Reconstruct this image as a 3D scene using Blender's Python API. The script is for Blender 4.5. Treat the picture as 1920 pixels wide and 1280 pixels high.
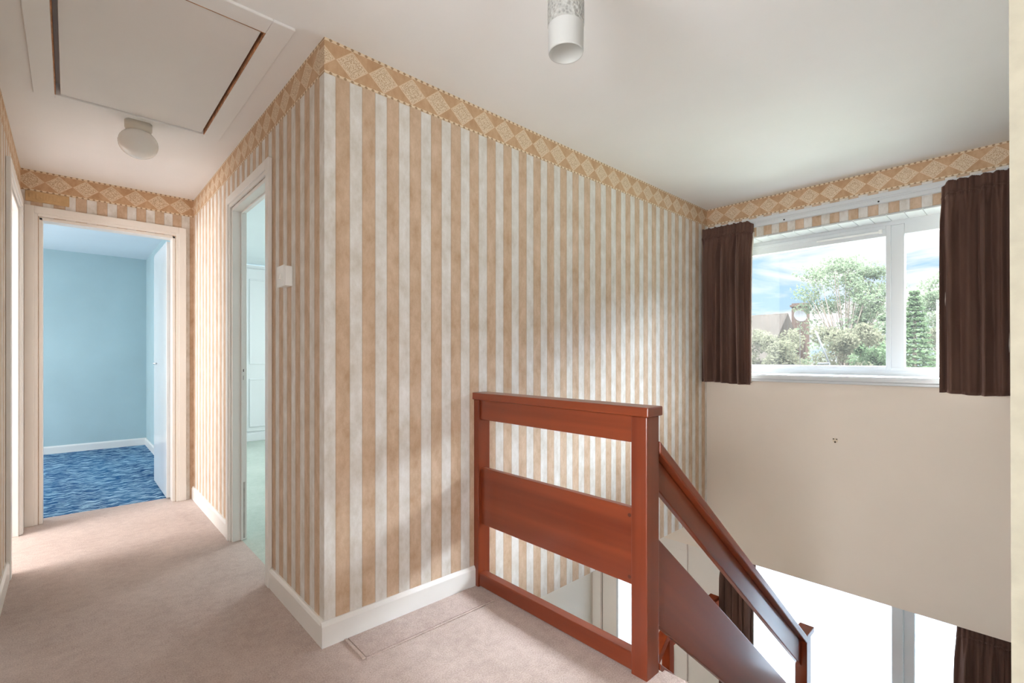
import bpy, bmesh, math, random
from mathutils import Vector, Matrix, noise

C = bpy.context.scene
COL = C.collection
for o in list(bpy.data.objects):
    bpy.data.objects.remove(o)

# ------------------------------------------------------------ camera, sky, sun, exposure
cam_d = bpy.data.cameras.new('camera')
cam = bpy.data.objects.new('camera', cam_d)
COL.objects.link(cam)
C.camera = cam
cam_d.sensor_width = 36.0
cam_d.sensor_fit = 'HORIZONTAL'
cam_d.lens = 898.36 / 1920 * 36
cam_d.shift_x = -3.6 / 1920
cam_d.shift_y = 28.9 / 1920
cam_d.clip_start = 0.02
cam.location = (-0.7374, -1.8909, 1.1381)
cam.rotation_euler = (math.pi / 2, 0, 0.8222 - math.pi / 2)

C.view_settings.view_transform = 'Standard'
C.view_settings.look = 'None'
C.view_settings.gamma = 1.0
C.view_settings.use_curve_mapping = False
C.view_settings.exposure = 0.1
C.cycles.use_denoising = True
C.cycles.max_bounces = 14
C.cycles.diffuse_bounces = 7
C.cycles.transparent_max_bounces = 12
C.cycles.sample_clamp_indirect = 6.0
C.cycles.caustics_reflective = False
C.cycles.caustics_refractive = False


class NT:
    """small helper that writes node graphs as expressions"""
    def __init__(self, tree):
        self.t = tree
        self.n = tree.nodes
        self.l = tree.links

    def put(self, sock, v):
        if isinstance(v, bpy.types.NodeSocket):
            self.l.new(v, sock)
        elif v is not None:
            sock.default_value = v

    def m(self, op, a=None, b=None, c=None, clamp=False):
        n = self.n.new('ShaderNodeMath')
        n.operation = op
        n.use_clamp = clamp
        for i, v in enumerate((a, b, c)):
            if v is not None:
                self.put(n.inputs[i], v)
        return n.outputs[0]

    def mix(self, f, a, b, blend='MIX'):
        n = self.n.new('ShaderNodeMix')
        n.data_type = 'RGBA'
        n.blend_type = blend
        self.put(n.inputs[0], f)
        self.put(n.inputs[6], a)
        self.put(n.inputs[7], b)
        return n.outputs[2]

    def coord(self, which='Object'):
        return self.n.new('ShaderNodeTexCoord').outputs[which]

    def sep(self, v):
        n = self.n.new('ShaderNodeSeparateXYZ')
        self.put(n.inputs[0], v)
        return n.outputs

    def comb(self, x, y, z):
        n = self.n.new('ShaderNodeCombineXYZ')
        for i, v in enumerate((x, y, z)):
            self.put(n.inputs[i], v)
        return n.outputs[0]

    def mapping(self, v, scale=(1, 1, 1), rot=(0, 0, 0), loc=(0, 0, 0)):
        n = self.n.new('ShaderNodeMapping')
        self.put(n.inputs[0], v)
        n.inputs['Scale'].default_value = scale
        n.inputs['Rotation'].default_value = rot
        n.inputs['Location'].default_value = loc
        return n.outputs[0]

    def noise(self, v, scale, detail=3, rough=0.5, dist=0.0):
        n = self.n.new('ShaderNodeTexNoise')
        self.put(n.inputs['Vector'], v)
        n.inputs['Scale'].default_value = scale
        n.inputs['Detail'].default_value = detail
        n.inputs['Roughness'].default_value = rough
        n.inputs['Distortion'].default_value = dist
        return n.outputs[0]

    def voro(self, v, scale):
        n = self.n.new('ShaderNodeTexVoronoi')
        self.put(n.inputs['Vector'], v)
        n.inputs['Scale'].default_value = scale
        return n.outputs

    def ramp(self, f, stops):
        n = self.n.new('ShaderNodeValToRGB')
        self.put(n.inputs[0], f)
        e = n.color_ramp.elements
        while len(e) < len(stops):
            e.new(0.5)
        for i, (p, c) in enumerate(stops):
            e[i].position = p
            e[i].color = c if len(c) == 4 else (*c, 1)
        return n.outputs[0]

    def bump(self, h, strength=0.3, dist=0.002):
        n = self.n.new('ShaderNodeBump')
        n.inputs['Strength'].default_value = strength
        n.inputs['Distance'].default_value = dist
        self.put(n.inputs['Height'], h)
        return n.outputs[0]


# sky: pale blue with streaks of white cloud, boosted far brighter above the view to light the rooms
SKY_LOW, SKY_HIGH = 1.0, 92.0
world = bpy.data.worlds.new('sky')
C.world = world
world.use_nodes = True
wt = NT(world.node_tree)
wt.n.clear()
wv = wt.coord('Generated')
wx, wy, wz = wt.sep(wv)
wm = wt.mapping(wv, scale=(1.0, 1.0, 4.5))
cl = wt.noise(wm, 3.6, 6, 0.55, 0.4)
clf = wt.ramp(cl, [(0.47, (0, 0, 0)), (0.60, (1, 1, 1))])
blue = wt.ramp(wz, [(0.0, (0.50, 0.72, 0.95)), (0.12, (0.42, 0.67, 0.96)), (0.5, (0.36, 0.60, 0.94))])
skyc = wt.mix(clf, blue, (1.0, 1.0, 1.0, 1))
hi = wt.m('SMOOTH_MIN', wt.m('MULTIPLY', wt.m('MAXIMUM', wt.m('SUBTRACT', wz, 0.205), 0.0), 7.0), 1.0, 0.05)
skyc = wt.mix(wt.m('MULTIPLY', hi, 0.95), skyc, (0.84, 0.93, 1.0, 1))
stg = wt.m('MULTIPLY_ADD', hi, SKY_HIGH - SKY_LOW, SKY_LOW)
bgn = wt.n.new('ShaderNodeBackground')
wt.put(bgn.inputs[0], skyc)
wt.put(bgn.inputs[1], stg)
wo = wt.n.new('ShaderNodeOutputWorld')
wt.l.new(bgn.outputs[0], wo.inputs[0])

sun_d = bpy.data.lights.new('sun', 'SUN')
sun_d.energy = 5.0
sun_d.angle = math.radians(1.5)
sun_d.color = (1.0, 0.95, 0.87)
sun = bpy.data.objects.new('sun', sun_d)
COL.objects.link(sun)
sun.rotation_euler = Vector((0.28, 0.66, -0.75)).to_track_quat('-Z', 'Y').to_euler()


def area(name, loc, to, size, size_y, power, color=(1, 1, 1), spread=None):
    d = bpy.data.lights.new(name, 'AREA')
    d.shape = 'RECTANGLE'
    d.size = size
    d.size_y = size_y
    d.energy = power
    d.color = color
    if spread:
        d.spread = spread
    o = bpy.data.objects.new(name, d)
    COL.objects.link(o)
    o.location = loc
    o.rotation_euler = (Vector(to) - Vector(loc)).to_track_quat('-Z', 'Y').to_euler()
    return o


# daylight entering through the windows of the rooms seen off the landing, then added fill lamps
area('daylight_blue_room', (-2.9, 4.4, 1.2), (0, 4.3, 0.6), 1.5, 1.0, 72, (1.0, 0.985, 0.97))
area('daylight_green_room', (3.2, 3.0, 1.5), (0.2, 2.4, 0.7), 1.4, 1.2, 88, (0.98, 0.99, 1.0))
area('daylight_side_room', (-2.7, 1.9, 1.5), (-0.8, 2.2, 0.3), 1.0, 1.2, 85, (1.0, 0.98, 0.97))
area('fill_landing', (-0.30, -3.6, 1.0), (0.9, -1.0, 2.4), 1.1, 1.1, 24, (0.92, 0.965, 1.0))  # added fill lamp behind the camera, aimed up at the ceiling
area('fill_added_room', (-2.35, -1.42, 1.25), (0.5, -1.0, 1.2), 1.6, 1.6, 135, (0.90, 0.955, 1.0))  # added fill lamp in an invented room, brightens the window wall
area('fill_hall', (1.6, 0.75, -0.26), (1.6, 0.75, -2), 0.3, 0.3, 16, (1.0, 0.97, 0.93))  # added lamp without a fitting, brightens the hall below

# ------------------------------------------------------------ measured sizes (metres)
H = 2.4            # ceiling
L = 3.284          # window wall plane
D = 2.69           # end wall of the corridor
W = -0.973         # left wall of the corridor
G = -2.65          # ground floor level
SO = -0.2276       # underside of the landing floor
YR = -1.872        # stair side wall

# ------------------------------------------------------------ materials
def mat(name, rough=0.5, spec=0.5):
    m = bpy.data.materials.new(name)
    m.use_nodes = True
    t = NT(m.node_tree)
    b = m.node_tree.nodes['Principled BSDF']
    b.inputs['Roughness'].default_value = rough
    b.inputs['Specular IOR Level'].default_value = spec
    return m, t, b


def plain(name, col, rough=0.5, spec=0.5, var=0.03, scale=6, bump=0.0, bscale=120, metal=0.0):
    m, t, b = mat(name, rough, spec)
    co = t.coord()
    n = t.noise(co, scale, 4)
    dark = tuple(c * (1 - var * 2) for c in col) + (1,)
    lite = tuple(min(1, c * (1 + var)) for c in col) + (1,)
    t.put(b.inputs['Base Color'], t.ramp(n, [(0.3, dark), (0.7, lite)]))
    b.inputs['Metallic'].default_value = metal
    if bump:
        t.put(b.inputs['Normal'], t.bump(t.noise(co, bscale, 3), bump, 0.001))
    return m


def wallpaper(name, axis, stripe0, diamond0):
    """striped paper with a diamond border under the ceiling; axis is the direction the pattern runs in"""
    m, t, b = mat(name, 0.62, 0.25)
    co = t.coord()
    x, y, z = t.sep(co)
    s = (x, y)[axis]
    P = 0.1123
    fr = t.m('FRACT', t.m('DIVIDE', t.m('SUBTRACT', s, stripe0 - 50 * P), P))
    tan = t.m('LESS_THAN', fr, 0.52)
    n1 = t.noise(t.mapping(co, scale=(1, 1, 0.55)), 16, 6, 0.68)
    n2 = t.noise(co, 130, 2)
    light = t.ramp(n1, [(0.33, (0.585, 0.545, 0.485)), (0.66, (0.77, 0.755, 0.735))])
    dark = t.ramp(n1, [(0.33, (0.465, 0.315, 0.20)), (0.66, (0.645, 0.485, 0.36))])
    col = t.mix(tan, light, dark)
    e0 = t.m('LESS_THAN', fr, 0.030)
    e1 = t.m('LESS_THAN', t.m('ABSOLUTE', t.m('SUBTRACT', fr, 0.525)), 0.017)
    edge = t.m('MAXIMUM', e0, e1)
    col = t.mix(t.m('MULTIPLY', edge, 0.5), col, (0.34, 0.26, 0.19, 1))
    # border
    Q = 0.1398
    u = t.m('FRACT', t.m('DIVIDE', t.m('SUBTRACT', s, diamond0 - 50 * Q - Q / 2), Q))
    uu = t.m('ABSOLUTE', t.m('MULTIPLY_ADD', u, 2.0, -1.0))
    vv = t.m('DIVIDE', t.m('ABSOLUTE', t.m('SUBTRACT', z, 2.329)), 0.060)
    dd = t.m('ADD', uu, vv)
    ind = t.m('LESS_THAN', dd, 0.90)
    lin = t.m('MULTIPLY', t.m('GREATER_THAN', dd, 0.90), t.m('LESS_THAN', dd, 0.99))
    w = t.voro(co, 170)[0]
    w2 = t.noise(co, 240, 2, 0.6)
    lace = t.ramp(w2, [(0.40, (0.50, 0.34, 0.20)), (0.52, (0.76, 0.64, 0.49))])
    lace = t.mix(t.m('LESS_THAN', w, 0.32), lace, (0.48, 0.32, 0.19, 1))
    ring = t.m('LESS_THAN', t.m('ABSOLUTE', t.m('SUBTRACT', dd, 0.48)), 0.035)
    lace = t.mix(t.m('MULTIPLY', ring, 0.5), lace, (0.45, 0.30, 0.18, 1))
    tri = t.ramp(n1, [(0.35, (0.47, 0.285, 0.155)), (0.65, (0.60, 0.40, 0.25))])
    bc = t.mix(ind, tri, lace)
    bc = t.mix(lin, bc, (0.70, 0.545, 0.385, 1))
    # beaded strips along both edges of the border
    st_hi = t.m('GREATER_THAN', z, 2.389)
    st_lo = t.m('LESS_THAN', z, 2.270)
    strip = t.m('MAXIMUM', st_hi, st_lo)
    fd = t.m('ABSOLUTE', t.m('SUBTRACT', t.m('FRACT', t.m('DIVIDE', t.m('ADD', s, 50.0), 0.0300)), 0.5))
    zd = t.m('ABSOLUTE', t.m('SUBTRACT', t.m('ABSOLUTE', t.m('SUBTRACT', z, 2.3295)), 0.0655))
    dot = t.m('LESS_THAN', t.m('ADD', t.m('MULTIPLY', fd, 3.0), t.m('DIVIDE', zd, 0.009)), 0.80)
    sc = t.mix(dot, (0.74, 0.62, 0.46, 1), (0.36, 0.24, 0.14, 1))
    bc = t.mix(strip, bc, sc)
    isb = t.m('GREATER_THAN', z, 2.259)
    col = t.mix(isb, col, bc)
    ish = t.m('ABSOLUTE', t.m('SUBTRACT', z, 2.260))
    col = t.mix(t.m('MULTIPLY', t.m('LESS_THAN', ish, 0.0016), 0.5), col, (0.42, 0.29, 0.18, 1))
    t.put(b.inputs['Base Color'], col)
    hgt = t.m('ADD', t.m('MULTIPLY', n2, 0.5), t.m('MULTIPLY', isb, t.m('MULTIPLY', w2, 1.5)))
    t.put(b.inputs['Normal'], t.bump(hgt, 0.25, 0.0012))
    return m


def wood(name, axis=0, pitch=0.0, tint=0.62, coat=0.35):
    """varnished mahogany, grain along axis (pitch turns it in the x-z plane)"""
    m, t, b = mat(name, 0.28, 0.5)
    co = t.coord()
    r = t.mapping(co, rot=(0, pitch, 0))
    sc = [30, 30, 30]
    sc[axis] = 1.2
    g = t.noise(t.mapping(r, scale=tuple(sc)), 1.0, 4, 0.5, 0.3)
    sc2 = [9, 9, 9]
    sc2[axis] = 0.5
    g2 = t.noise(t.mapping(r, scale=tuple(sc2)), 1.0, 3, 0.5, 0.25)
    k = tint
    c1 = t.ramp(g, [(0.30, (0.19 * k, 0.029 * k, 0.009 * k)), (0.52, (0.28 * k, 0.047 * k, 0.013 * k)),
                    (0.74, (0.35 * k, 0.068 * k, 0.020 * k))])
    col = t.mix(0.68, c1, t.ramp(g2, [(0.35, (0.20 * k, 0.030 * k, 0.009 * k)), (0.65, (0.36 * k, 0.070 * k, 0.021 * k))]))
    t.put(b.inputs['Base Color'], col)
    t.put(b.inputs['Roughness'], t.m('MULTIPLY_ADD', g, 0.06, 0.26))
    b.inputs['Coat Weight'].default_value = coat
    b.inputs['Coat Roughness'].default_value = 0.12
    t.put(b.inputs['Normal'], t.bump(g, 0.02, 0.001))
    return m


def carpet(name, c_lo, c_hi, patch=None):
    m, t, b = mat(name, 0.95, 0.08)
    co = t.coord()
    f = t.noise(co, 190, 3, 0.8)
    w = t.noise(co, 2.6, 4, 0.6, 0.5)
    mid = t.noise(co, 28, 3)
    ff = t.m('ADD', t.m('MULTIPLY', f, 0.60), t.m('ADD', t.m('MULTIPLY', w, 0.25), t.m('MULTIPLY', mid, 0.15)))
    t.put(b.inputs['Base Color'], t.ramp(ff, [(0.40, c_lo), (0.60, c_hi)]))
    t.put(b.inputs['Normal'], t.bump(f, 0.55, 0.003))
    b.inputs['Sheen Weight'].default_value = 0.25
    b.inputs['Sheen Roughness'].default_value = 0.6
    return m


def blue_carpet_mat():
    m, t, b = mat('blue_pattern_carpet', 0.95, 0.05)
    co = t.coord()
    x, y, z = t.sep(co)
    # rows of jagged pale strokes on dark blue, in bands
    saw = t.m('PINGPONG', t.m('MULTIPLY', x, 1.0), 0.045)
    v = t.m('ADD', y, t.m('MULTIPLY', saw, 0.55))
    n = t.noise(t.comb(t.m('MULTIPLY', x, 9.0), t.m('MULTIPLY', v, 48.0), 0.0), 1.0, 3, 0.6, 0.6)
    n2 = t.noise(t.comb(t.m('MULTIPLY', x, 3.2), t.m('MULTIPLY', y, 0.8), 0.0), 1.0, 2)
    st = t.ramp(n, [(0.50, (0, 0, 0)), (0.56, (1, 1, 1))])
    base = t.ramp(n2, [(0.38, (0.010, 0.06, 0.17)), (0.62, (0.035, 0.13, 0.27))])
    col = t.mix(t.m('MULTIPLY', st, 0.8), base, (0.42, 0.62, 0.76, 1))
    t.put(b.inputs['Base Color'], col)
    t.put(b.inputs['Normal'], t.bump(t.noise(co, 300, 2), 0.5, 0.003))
    return m


M = {}
M['ceiling'] = plain('ceiling_paint', (0.87, 0.87, 0.87), 0.8, 0.2, 0.008, 3, 0.12, 90)
M['trim'] = plain('white_gloss_paint', (0.80, 0.785, 0.76), 0.3, 0.5, 0.012, 5)
M['trim_warm'] = plain('cream_gloss_paint', (0.78, 0.74, 0.69), 0.32, 0.5, 0.012, 5)
M['trim_side'] = plain('bright_white_paint', (0.86, 0.85, 0.83), 0.35, 0.5, 0.01, 5)
M['upvc'] = plain('white_plastic_frame', (0.64, 0.665, 0.69), 0.25, 0.5, 0.006, 5)
M['cream'] = plain('cream_wall_paint', (0.80, 0.715, 0.635), 0.75, 0.2, 0.015, 2, 0.15, 160)
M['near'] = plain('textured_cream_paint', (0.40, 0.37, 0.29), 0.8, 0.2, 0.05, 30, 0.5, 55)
M['hallcream'] = plain('hall_wall_paint', (0.74, 0.70, 0.63), 0.75, 0.2, 0.01, 2)
M['frontwall'] = plain('pale_wall_paint', (0.78, 0.74, 0.70), 0.7, 0.2, 0.01, 2)
M['blue'] = plain('blue_wall_paint', (0.43, 0.56, 0.59), 0.75, 0.2, 0.03, 2, 0.3, 60)
M['blueceil'] = plain('pale_blue_ceiling', (0.70, 0.76, 0.80), 0.8, 0.2, 0.01, 2)
M['green'] = plain('pale_green_wall', (0.72, 0.76, 0.76), 0.8, 0.2, 0.01, 2)
M['greenceil'] = plain('pale_blue_green_ceiling', (0.70, 0.76, 0.78), 0.8, 0.2, 0.01, 2)
M['wardrobe'] = plain('wardrobe_paint', (0.76, 0.79, 0.80), 0.45, 0.4, 0.01, 2)
M['door'] = plain('door_gloss_paint', (0.84, 0.86, 0.87), 0.18, 0.6, 0.015, 3)
M['brick_out'] = plain('outside_brick', (0.42, 0.25, 0.18), 0.9, 0.1, 0.2, 30)
M['lip'] = plain('bare_wood_edge', (0.50, 0.25, 0.13), 0.6, 0.2, 0.25, 25)
M['vent'] = plain('papered_over_vent', (0.62, 0.42, 0.22), 0.6, 0.3, 0.06, 20)
M['metal'] = plain('brushed_metal', (0.85, 0.84, 0.82), 0.3, 0.5, 0.05, 40, metal=1.0)
M['darkmetal'] = plain('dark_metal', (0.10, 0.11, 0.13), 0.35, 0.6, 0.1, 40, metal=0.7)
M['black'] = plain('black_gap', (0.02, 0.018, 0.016), 0.7, 0.2, 0.1, 40)
M['brown'] = plain('brown_hole', (0.05, 0.035, 0.02), 0.8, 0.1, 0.1, 40)
M['plastic'] = plain('white_plastic', (0.84, 0.84, 0.82), 0.35, 0.5, 0.01, 10)
M['opal'] = plain('opal_glass', (0.86, 0.84, 0.81), 0.08, 0.7, 0.01, 10)
M['carpet'] = carpet('pinkish_beige_carpet', (0.335, 0.245, 0.208), (0.565, 0.450, 0.400))
M['carpet2'] = carpet('pinkish_beige_carpet_patch', (0.315, 0.228, 0.196), (0.51, 0.395, 0.350))
M['greencarpet'] = carpet('pale_green_carpet', (0.30, 0.37, 0.31), (0.48, 0.55, 0.48))
M['halltile'] = carpet('hall_carpet', (0.36, 0.30, 0.24), (0.50, 0.43, 0.36))
M['bluecarpet'] = blue_carpet_mat()
M['paperA'] = wallpaper('striped_paper_stairs', 0, 0.0445, 0.1155)
M['paperB'] = wallpaper('striped_paper_corridor', 1, 0.045, -0.085)
M['paperC'] = wallpaper('striped_paper_window', 1, -1.3055, -0.078)
M['paperD'] = wallpaper('striped_paper_end', 0, -0.702, -0.088)
M['woodx'] = wood('mahogany_along_x', 0)
M['woody'] = wood('mahogany_along_y', 1)
M['woodz'] = wood('mahogany_upright', 2)
M['woodm'] = wood('mahogany_matt', 0, 0.0, 0.75, 0.0)
M['woodmz'] = wood('mahogany_matt_upright', 2, 0.0, 0.75, 0.0)
for k_ in ('woodm', 'woodmz'):
    nb_ = M[k_].node_tree.nodes['Principled BSDF']
    nb_.inputs['Specular IOR Level'].default_value = 0.05
    for l_ in list(nb_.inputs['Roughness'].links):
        M[k_].node_tree.links.remove(l_)
    nb_.inputs['Roughness'].default_value = 0.7
M['woods'] = wood('mahogany_raked', 0, -math.atan(0.83))
M['cladding'] = plain('white_cladding', (0.72, 0.74, 0.74), 0.35, 0.4, 0.02, 8)


def velvet():
    m, t, b = mat('brown_velvet', 0.85, 0.15)
    co = t.coord()
    n = t.noise(t.mapping(co, scale=(9, 9, 2.5)), 1.0, 3, 0.5)
    f = t.noise(co, 400, 2)
    t.put(b.inputs['Base Color'], t.ramp(n, [(0.3, (0.085, 0.045, 0.034)), (0.7, (0.125, 0.068, 0.052))]))
    b.inputs['Sheen Weight'].default_value = 0.7
    b.inputs['Sheen Roughness'].default_value = 0.35
    b.inputs['Sheen Tint'].default_value = (0.55, 0.36, 0.30, 1)
    t.put(b.inputs['Normal'], t.bump(f, 0.2, 0.001))
    return m


M['velvet'] = velvet()
M['lining'] = plain('cream_lining', (0.72, 0.66, 0.58), 0.8, 0.1, 0.02, 10)


def glass(name, rough, weight, tint=(1, 1, 1)):
    m = bpy.data.materials.new(name)
    m.use_nodes = True
    t = NT(m.node_tree)
    t.n.clear()
    tr = t.n.new('ShaderNodeBsdfTransparent')
    tr.inputs[0].default_value = (*tint, 1)
    gl = t.n.new('ShaderNodeBsdfGlossy')
    gl.inputs['Roughness'].default_value = rough
    fr = t.n.new('ShaderNodeFresnel')
    fr.inputs[0].default_value = 1.45
    mx = t.n.new('ShaderNodeMixShader')
    t.put(mx.inputs[0], t.m('MULTIPLY', fr.outputs[0], weight))
    t.l.new(tr.outputs[0], mx.inputs[1])
    t.l.new(gl.outputs[0], mx.inputs[2])
    # faint translucent veil, imitates bright haze over the outdoor view
    haze = t.n.new('ShaderNodeBsdfTranslucent')
    haze.inputs[0].default_value = (0.9, 0.92, 0.93, 1)
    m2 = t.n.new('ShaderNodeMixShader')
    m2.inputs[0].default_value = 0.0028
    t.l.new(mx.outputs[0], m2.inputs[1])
    t.l.new(haze.outputs[0], m2.inputs[2])
    out = t.n.new('ShaderNodeOutputMaterial')
    t.l.new(m2.outputs[0], out.inputs[0])
    return m


def frosted(name, col, thru):
    m = bpy.data.materials.new(name)
    m.use_nodes = True
    t = NT(m.node_tree)
    t.n.clear()
    tl = t.n.new('ShaderNodeBsdfTranslucent')
    tl.inputs[0].default_value = (*col, 1)
    tr = t.n.new('ShaderNodeBsdfTransparent')
    mx = t.n.new('ShaderNodeMixShader')
    mx.inputs[0].default_value = thru
    t.l.new(tl.outputs[0], mx.inputs[1])
    t.l.new(tr.outputs[0], mx.inputs[2])
    out = t.n.new('ShaderNodeOutputMaterial')
    t.l.new(mx.outputs[0], out.inputs[0])
    return m


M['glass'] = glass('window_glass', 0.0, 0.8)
M['frost'] = frosted('obscured_glass', (0.30, 0.32, 0.345), 0.06)


def lamp_glass(name, pattern):
    m = bpy.data.materials.new(name)
    m.use_nodes = True
    t = NT(m.node_tree)
    t.n.clear()
    tl = t.n.new('ShaderNodeBsdfTranslucent')
    tl.inputs[0].default_value = (0.70, 0.70, 0.68, 1)
    pb = t.n.new('ShaderNodeBsdfPrincipled')
    pb.inputs['Base Color'].default_value = (0.60, 0.59, 0.55, 1) if pattern else (0.68, 0.68, 0.66, 1)
    pb.inputs['Roughness'].default_value = 0.12 if pattern else 0.35
    tr = t.n.new('ShaderNodeBsdfTransparent')
    mx = t.n.new('ShaderNodeMixShader')
    mx.inputs[0].default_value = 0.5
    t.l.new(tl.outputs[0], mx.inputs[1])
    t.l.new(pb.outputs[0], mx.inputs[2])
    mx2 = t.n.new('ShaderNodeMixShader')
    mx2.inputs[0].default_value = 0.35 if pattern else 0.15
    t.l.new(mx.outputs[0], mx2.inputs[1])
    t.l.new(tr.outputs[0], mx2.inputs[2])
    if pattern:
        v = t.voro(t.coord(), 110)
        t.put(pb.inputs['Normal'], t.bump(v[0], 1.0, 0.012))
        t.put(pb.inputs['Base Color'], t.ramp(v[0], [(0.15, (0.28, 0.27, 0.25)), (0.45, (0.72, 0.71, 0.67))]))
    out = t.n.new('ShaderNodeOutputMaterial')
    t.l.new(mx2.outputs[0], out.inputs[0])
    return m


M['tubeclear'] = lamp_glass('cut_glass', True)
M['tubefrost'] = lamp_glass('frosted_lamp_glass', False)


# ------------------------------------------------------------ mesh helpers
class MB:
    def __init__(self):
        self.bm = bmesh.new()

    def poly(self, pts, face=None):
        vs = [self.bm.verts.new(p) for p in pts]
        self.bm.faces.new(vs)
        return self

    def box(self, x0, x1, y0, y1, z0, z1):
        v = [self.bm.verts.new(p) for p in
             ((x0, y0, z0), (x1, y0, z0), (x1, y1, z0), (x0, y1, z0),
              (x0, y0, z1), (x1, y0, z1), (x1, y1, z1), (x0, y1, z1))]
        for f in ((3, 2, 1, 0), (4, 5, 6, 7), (0, 1, 5, 4), (1, 2, 6, 5), (2, 3, 7, 6), (3, 0, 4, 7)):
            self.bm.faces.new([v[i] for i in f])
        return self

    def prism(self, pts, axis, a, b):
        """extrude a 2D outline along an axis: axis 0 -> pts (y,z); 1 -> (x,z); 2 -> (x,y)"""
        def P(p, t):
            return ((t, p[0], p[1]), (p[0], t, p[1]), (p[0], p[1], t))[axis]
        A = [self.bm.verts.new(P(p, a)) for p in pts]
        B = [self.bm.verts.new(P(p, b)) for p in pts]
        n = len(pts)
        self.bm.faces.new(A)
        self.bm.faces.new(B[::-1])
        for i in range(n):
            self.bm.faces.new((A[i], B[i], B[(i + 1) % n], A[(i + 1) % n]))
        return self

    def cyl(self, p, q, r, r2=None, n=20, cap=True):
        p, q = Vector(p), Vector(q)
        r2 = r if r2 is None else r2
        z = (q - p).normalized()
        x = z.orthogonal().normalized()
        y = z.cross(x)
        A = [self.bm.verts.new(p + (x * math.cos(2 * math.pi * i / n) + y * math.sin(2 * math.pi * i / n)) * r) for i in range(n)]
        B = [self.bm.verts.new(q + (x * math.cos(2 * math.pi * i / n) + y * math.sin(2 * math.pi * i / n)) * r2) for i in range(n)]
        for i in range(n):
            f = self.bm.faces.new((A[i], A[(i + 1) % n], B[(i + 1) % n], B[i]))
            f.smooth = True
        if cap:
            self.bm.faces.new(A[::-1])
            self.bm.faces.new(B)
        return self

    def lathe(self, c, prof, n=40):
        """prof: list of (r, z) offsets from centre c"""
        rings = []
        for r, z in prof:
            if r < 1e-5:
                rings.append([self.bm.verts.new((c[0], c[1], c[2] + z))])
            else:
                rings.append([self.bm.verts.new((c[0] + r * math.cos(2 * math.pi * i / n), c[1] + r * math.sin(2 * math.pi * i / n), c[2] + z)) for i in range(n)])
        for a, b in zip(rings, rings[1:]):
            for i in range(n):
                j = (i + 1) % n
                if len(a) == 1:
                    f = self.bm.faces.new((a[0], b[j], b[i]))
                elif len(b) == 1:
                    f = self.bm.faces.new((a[i], a[j], b[0]))
                else:
                    f = self.bm.faces.new((a[i], a[j], b[j], b[i]))
                f.smooth = True
        return self

    def build(self, name, m, parent=None, bevel=0.0, seg=2):
        bmesh.ops.recalc_face_normals(self.bm, faces=self.bm.faces)
        me = bpy.data.meshes.new(name)
        self.bm.to_mesh(me)
        self.bm.free()
        me.materials.append(m if not isinstance(m, str) else M[m])
        o = bpy.data.objects.new(name, me)
        COL.objects.link(o)
        if parent:
            o.parent = parent
        if bevel:
            bv = o.modifiers.new('bevel', 'BEVEL')
            bv.width = bevel
            bv.segments = seg
            bv.limit_method = 'ANGLE'
            bv.angle_limit = math.radians(40)
        return o


def struct(o):
    o['kind'] = 'structure'
    return o


def tag(o, label, cat, group=None, kind=None):
    o['label'] = label
    o['category'] = cat
    if group:
        o['group'] = group
    if kind:
        o['kind'] = kind
    return o


def empty(name, loc=(0, 0, 0)):
    # parts keep world coordinates: the Empty stands at the thing's base, parts get the inverse offset
    o = bpy.data.objects.new(name, None)
    COL.objects.link(o)
    o.location = loc
    o.empty_display_size = 0.05
    return o


def adopt(root):
    """call after parts are built in world coordinates under an Empty that is not at the origin"""
    inv = Matrix.Translation(root.location).inverted()
    for ch in root.children:
        ch.matrix_parent_inverse = inv
    return root


# ------------------------------------------------------------ setting: floors, walls, ceilings
# floor structure (landing, corridor and the rooms off it) with the stairwell left open
struct(MB().box(-3.0, 0.827, -3.8, 0.0, SO, -0.012).box(-3.0, 0.827, 0.0, 6.03, SO, -0.012).box(0.827, L + 0.266, 0.03, 6.03, SO, -0.012).build('floor_base', 'frontwall'))
# carpets
def floor_slab(name, m, outline):
    return struct(MB().prism(outline, 2, -0.012, 0.0).build(name, m))


floor_slab('floor', 'carpet', [(W - 0.09, -3.7), (0.30, -3.7), (0.30, YR), (0.827, YR), (0.827, 0.0), (0.0, 0.0), (0.0, 0.73), (0.05, 0.73),
                               (0.05, 1.46), (0.0, 1.46), (0.0, D), (-0.125, D), (-0.125, D + 0.155),
                               (-0.885, D + 0.155), (-0.885, D), (W, D), (W, 2.49), (W - 0.09, 2.49)])
floor_slab('floor_blue_room', 'bluecarpet', [(-2.95, D + 0.155), (0.0, D + 0.155), (0.0, 5.93), (-2.95, 5.93)])
floor_slab('floor_green_room', 'greencarpet', [(0.05, 0.73), (0.076, 0.73), (0.076, 0.10), (3.28, 0.10), (3.28, 5.9), (0.076, 5.9), (0.076, 1.46), (0.05, 1.46)])
floor_slab('floor_added_room', 'carpet', [(-3.1, -2.5), (W - 0.09, -2.5), (W - 0.09, -0.6), (-3.1, -0.6)])  # floor of the unseen room added for the fill lamp
floor_slab('floor_side_room', 'carpet', [(-2.95, 0.1), (W - 0.09, 0.1), (W - 0.09, D - 0.02), (-2.95, D - 0.02)])
struct(MB().box(0.0, 3.55, -1.872, 3.0, G - 0.1, G).build('floor_hall', 'halltile'))

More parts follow.
